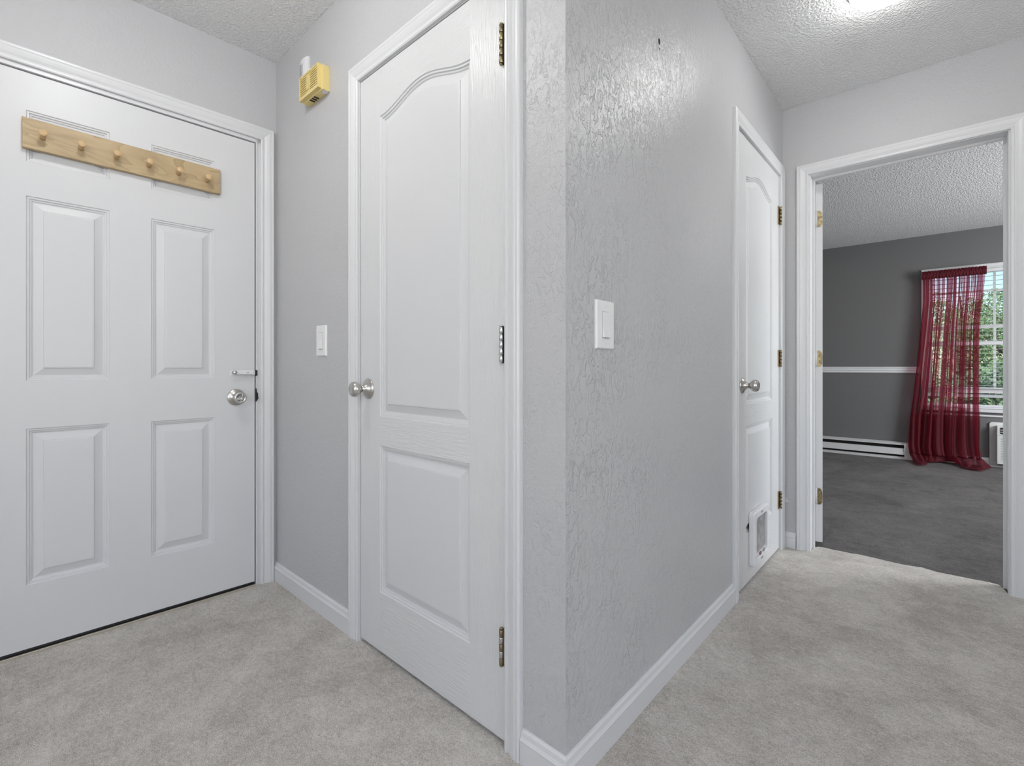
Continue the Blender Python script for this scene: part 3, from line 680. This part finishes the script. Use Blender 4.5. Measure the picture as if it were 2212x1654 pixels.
# ------------------------------------------------------------------ curtain
ct = thing('curtain', 'E', (.12, -.09, 0), label='sheer wine-red curtain gathered on a rod and puddling on the dark carpet', cat='curtain')
LE = [(2.02, -.123), (1.9, -.120), (1.712, -.119), (1.4, -.142), (1.017, -.172), (.7, -.200), (.463, -.226), (.159, -.242), (.05, -.228), (0, -.20)]
RE = [(2.02, .374), (1.9, .374), (1.75, .362), (1.45, .340), (1.156, .336), (.6, .336), (.221, .338), (.10, .35), (0, .385)]
def lut(tb, z):
    for (za, a), (zb, b) in zip(tb, tb[1:]):
        if z >= zb: t = (z - zb) / (za - zb) if za != zb else 0; return b + (a - b) * max(0, min(1, t))
    return tb[-1][1]
rnd = random.Random(3)
comp = [(rnd.uniform(9, 13), rnd.uniform(0, 6.28), 1.0), (rnd.uniform(17, 22), rnd.uniform(0, 6.28), .55), (rnd.uniform(4, 6), rnd.uniform(0, 6.28), .7), (rnd.uniform(30, 36), rnd.uniform(0, 6.28), .25)]
NU, NV = 300, 130; LTOT = 2.30; vs = []; uvs = []
for j in range(NV + 1):
    L = LTOT * j / NV
    for i in range(NU + 1):
        u = i / NU
        out = .16 + .14 * math.sin(u * 9 + .6) + .06 * math.sin(u * 23)       # how far this part of the hem spreads on the floor
        zfloor = .014
        if L < 1.96: z = 2.02 - L; flo = 0
        else:
            r = (L - 1.96) / (LTOT - 1.96); z = .06 * (1 - r) ** 2.2 + zfloor; flo = r
        t = min(1, max(0, (2.02 - z) / 2.0))
        amp = .012 + .034 * t ** .9
        fr = sum(a * math.sin(f_ * (u * 6.28 / 1.0) * .62 + p + .25 * math.sin(1.6 * t + p)) for f_, p, a in comp) / 1.9
        gath = .006 * math.sin(u * 6.28 * 34) * max(0, 1 - t * 6)
        # sideways shear of the folds
        s = lut(LE, z) + (lut(RE, z) - lut(LE, z)) * (u + .022 * math.sin(6.28 * 6.5 * u + 1.3 + t) * (1 - t * .3))
        d = -.080 - amp * fr - gath - .012 * t
        if flo > 0:
            wob = math.sin(u * 40 + L * 9) * .012 + math.sin(u * 17 + 1) * .014
            d -= flo * out; z = max(.001, z + abs(wob) * (1 - flo) + .012 * math.sin(flo * 7 + u * 30) * flo * (1 - flo) * 2)
            s += flo * .05 * math.sin(u * 13 + .4)
        elif t > .8:
            k = (t - .8) / .2; d -= k * k * .045; s += .012 * k * math.sin(u * 17)
        vs.append((s, d, z)); uvs.append((u, L / LTOT))
fs = []
for j in range(NV):
    for i in range(NU): a = j * (NU + 1) + i; fs.append((a, a + 1, a + NU + 2, a + NU + 1))
mb = MB(); mb.add(vs, fs, smooth=True)
cp = mesh('fabric_panel', mb, 'voile', parent=ct, fixn=False)
uvl = cp.data.uv_layers.new(name='uv')
for p in cp.data.polygons:
    for li in p.loop_indices: uvl.data[li].uv = uvs[cp.data.loops[li].vertex_index]
NU2 = 260; mb = MB(); vs = []; prof = [(1.940, 0), (1.950, .012), (1.975, .018), (2.000, .013), (2.008, .002), (2.022, .001)]
for side in (1, -1):
    for z, r in prof:
        for i in range(NU2 + 1):
            u = i / NU2; g = .0016 * math.sin(u * 6.28 * 26 + z * 30 + 2 * math.sin(u * 40)) + .0012 * math.sin(u * 6.28 * 43 + 1)
            vs.append((-.124 + .500 * u, -.080 - side * (r + .003 + abs(g)) + g * .5, z + .003 * math.sin(u * 6.28 * 19 + side)))
fs = []; K = len(prof)
for sd in range(2):
    for j in range(K - 1):
        for i in range(NU2): a = (sd * K + j) * (NU2 + 1) + i; fs.append((a, a + 1, a + NU2 + 2, a + NU2 + 1))
mb.add(vs, fs, smooth=True); mesh('gathered_header', mb, 'voile_header', parent=ct, fixn=False)
mb = MB(); mb.lathe((-.118, -.080, 1.975), (1, 0, 0), [(.005, 0), (.005, .49)], 14); mesh('curtain_rod', mb, 'trim', parent=ct)
for xx in (-.112, .355): mb = MB(); mb.box(xx, xx + .008, -.080, -.0, 1.969, 1.981); mesh('rod_bracket', mb, 'trim', parent=ct)

# ------------------------------------------------------------------ outdoors, seen through the window
GZ = -.9
mb = MB(); mb.box(-14, 14, 7.4, 40, GZ - .1, GZ); mesh('ground_lawn', mb, 'lawn', kind=STR, label='green lawn outside the bedroom window', cat='lawn')
def tree(x, y, h, cr_, trunk, nleaf, seed, mt, label, cat='tree', name='tree', low=.35):
    rn = random.Random(seed); t = thing(name, None, (x, y, GZ), label=label, cat=cat)
    mb = MB(); mb.lathe((x, y, GZ - .05), (0, 0, 1), [(trunk * 1.5, 0), (trunk, .4), (trunk * .8, h * .5), (trunk * .3, h * .9)], 10)
    for k in range(9):
        a = rn.uniform(0, 6.28); z0 = rn.uniform(.3, .7) * h; mb.lathe((x, y, GZ + z0), (math.cos(a), math.sin(a), 1.1), [(trunk * .35, 0), (trunk * .1, cr_ * .9)], 6)
    mesh('trunk', mb, 'bark', parent=t)
    mb = MB(); bl_ = []
    for k in range(26):
        a = rn.uniform(0, 6.28); r = cr_ * rn.uniform(.1, .85); z = GZ + h * rn.uniform(low, .95); fall = 1 - abs((z - GZ) / h - .6) * .9
        bl_.append((x + r * fall * math.cos(a), y + r * fall * math.sin(a), z, cr_ * rn.uniform(.22, .42)))
    for k in range(nleaf):
        bx, by, bz, br = rn.choice(bl_); v = Vector((rn.gauss(0, 1), rn.gauss(0, 1), rn.gauss(0, .8))).normalized() * br * rn.uniform(.6, 1.05)
        c = Vector((bx, by, bz)) + v; s = rn.uniform(.035, .065); u = Vector((rn.gauss(0, 1), rn.gauss(0, 1), rn.gauss(0, 1))).normalized(); w2 = u.orthogonal().normalized()
        mb.add([c - u * s, c - w2 * s * .5, c + u * s, c + w2 * s * .5], [(0, 1, 2, 3)])
    mesh('foliage', mb, mt, parent=t, fixn=False)
tree(-1.6, 16.5, 5.6, 2.0, .16, 9500, 1, 'leaf', 'tall loose-leaved tree outside, left behind the red curtain')
tree(1.55, 19.0, 4.0, 2.1, .16, 9500, 2, 'leaf', 'rounded green tree outside, seen through the bare right part of the window')
tree(.15, 23.0, 3.7, 2.6, .18, 9500, 5, 'leaf', 'farther green tree outside, behind the other two')
tree(.95, 13.2, 1.9, 1.1, .06, 5200, 3, 'leaf2', 'low leafy shrub outside below the window bars', 'shrub', 'shrub', .15)
tree(-.75, 12.6, 1.8, 1.0, .06, 5200, 4, 'leaf2', 'low leafy shrub outside behind the red curtain', 'shrub', 'shrub', .15)
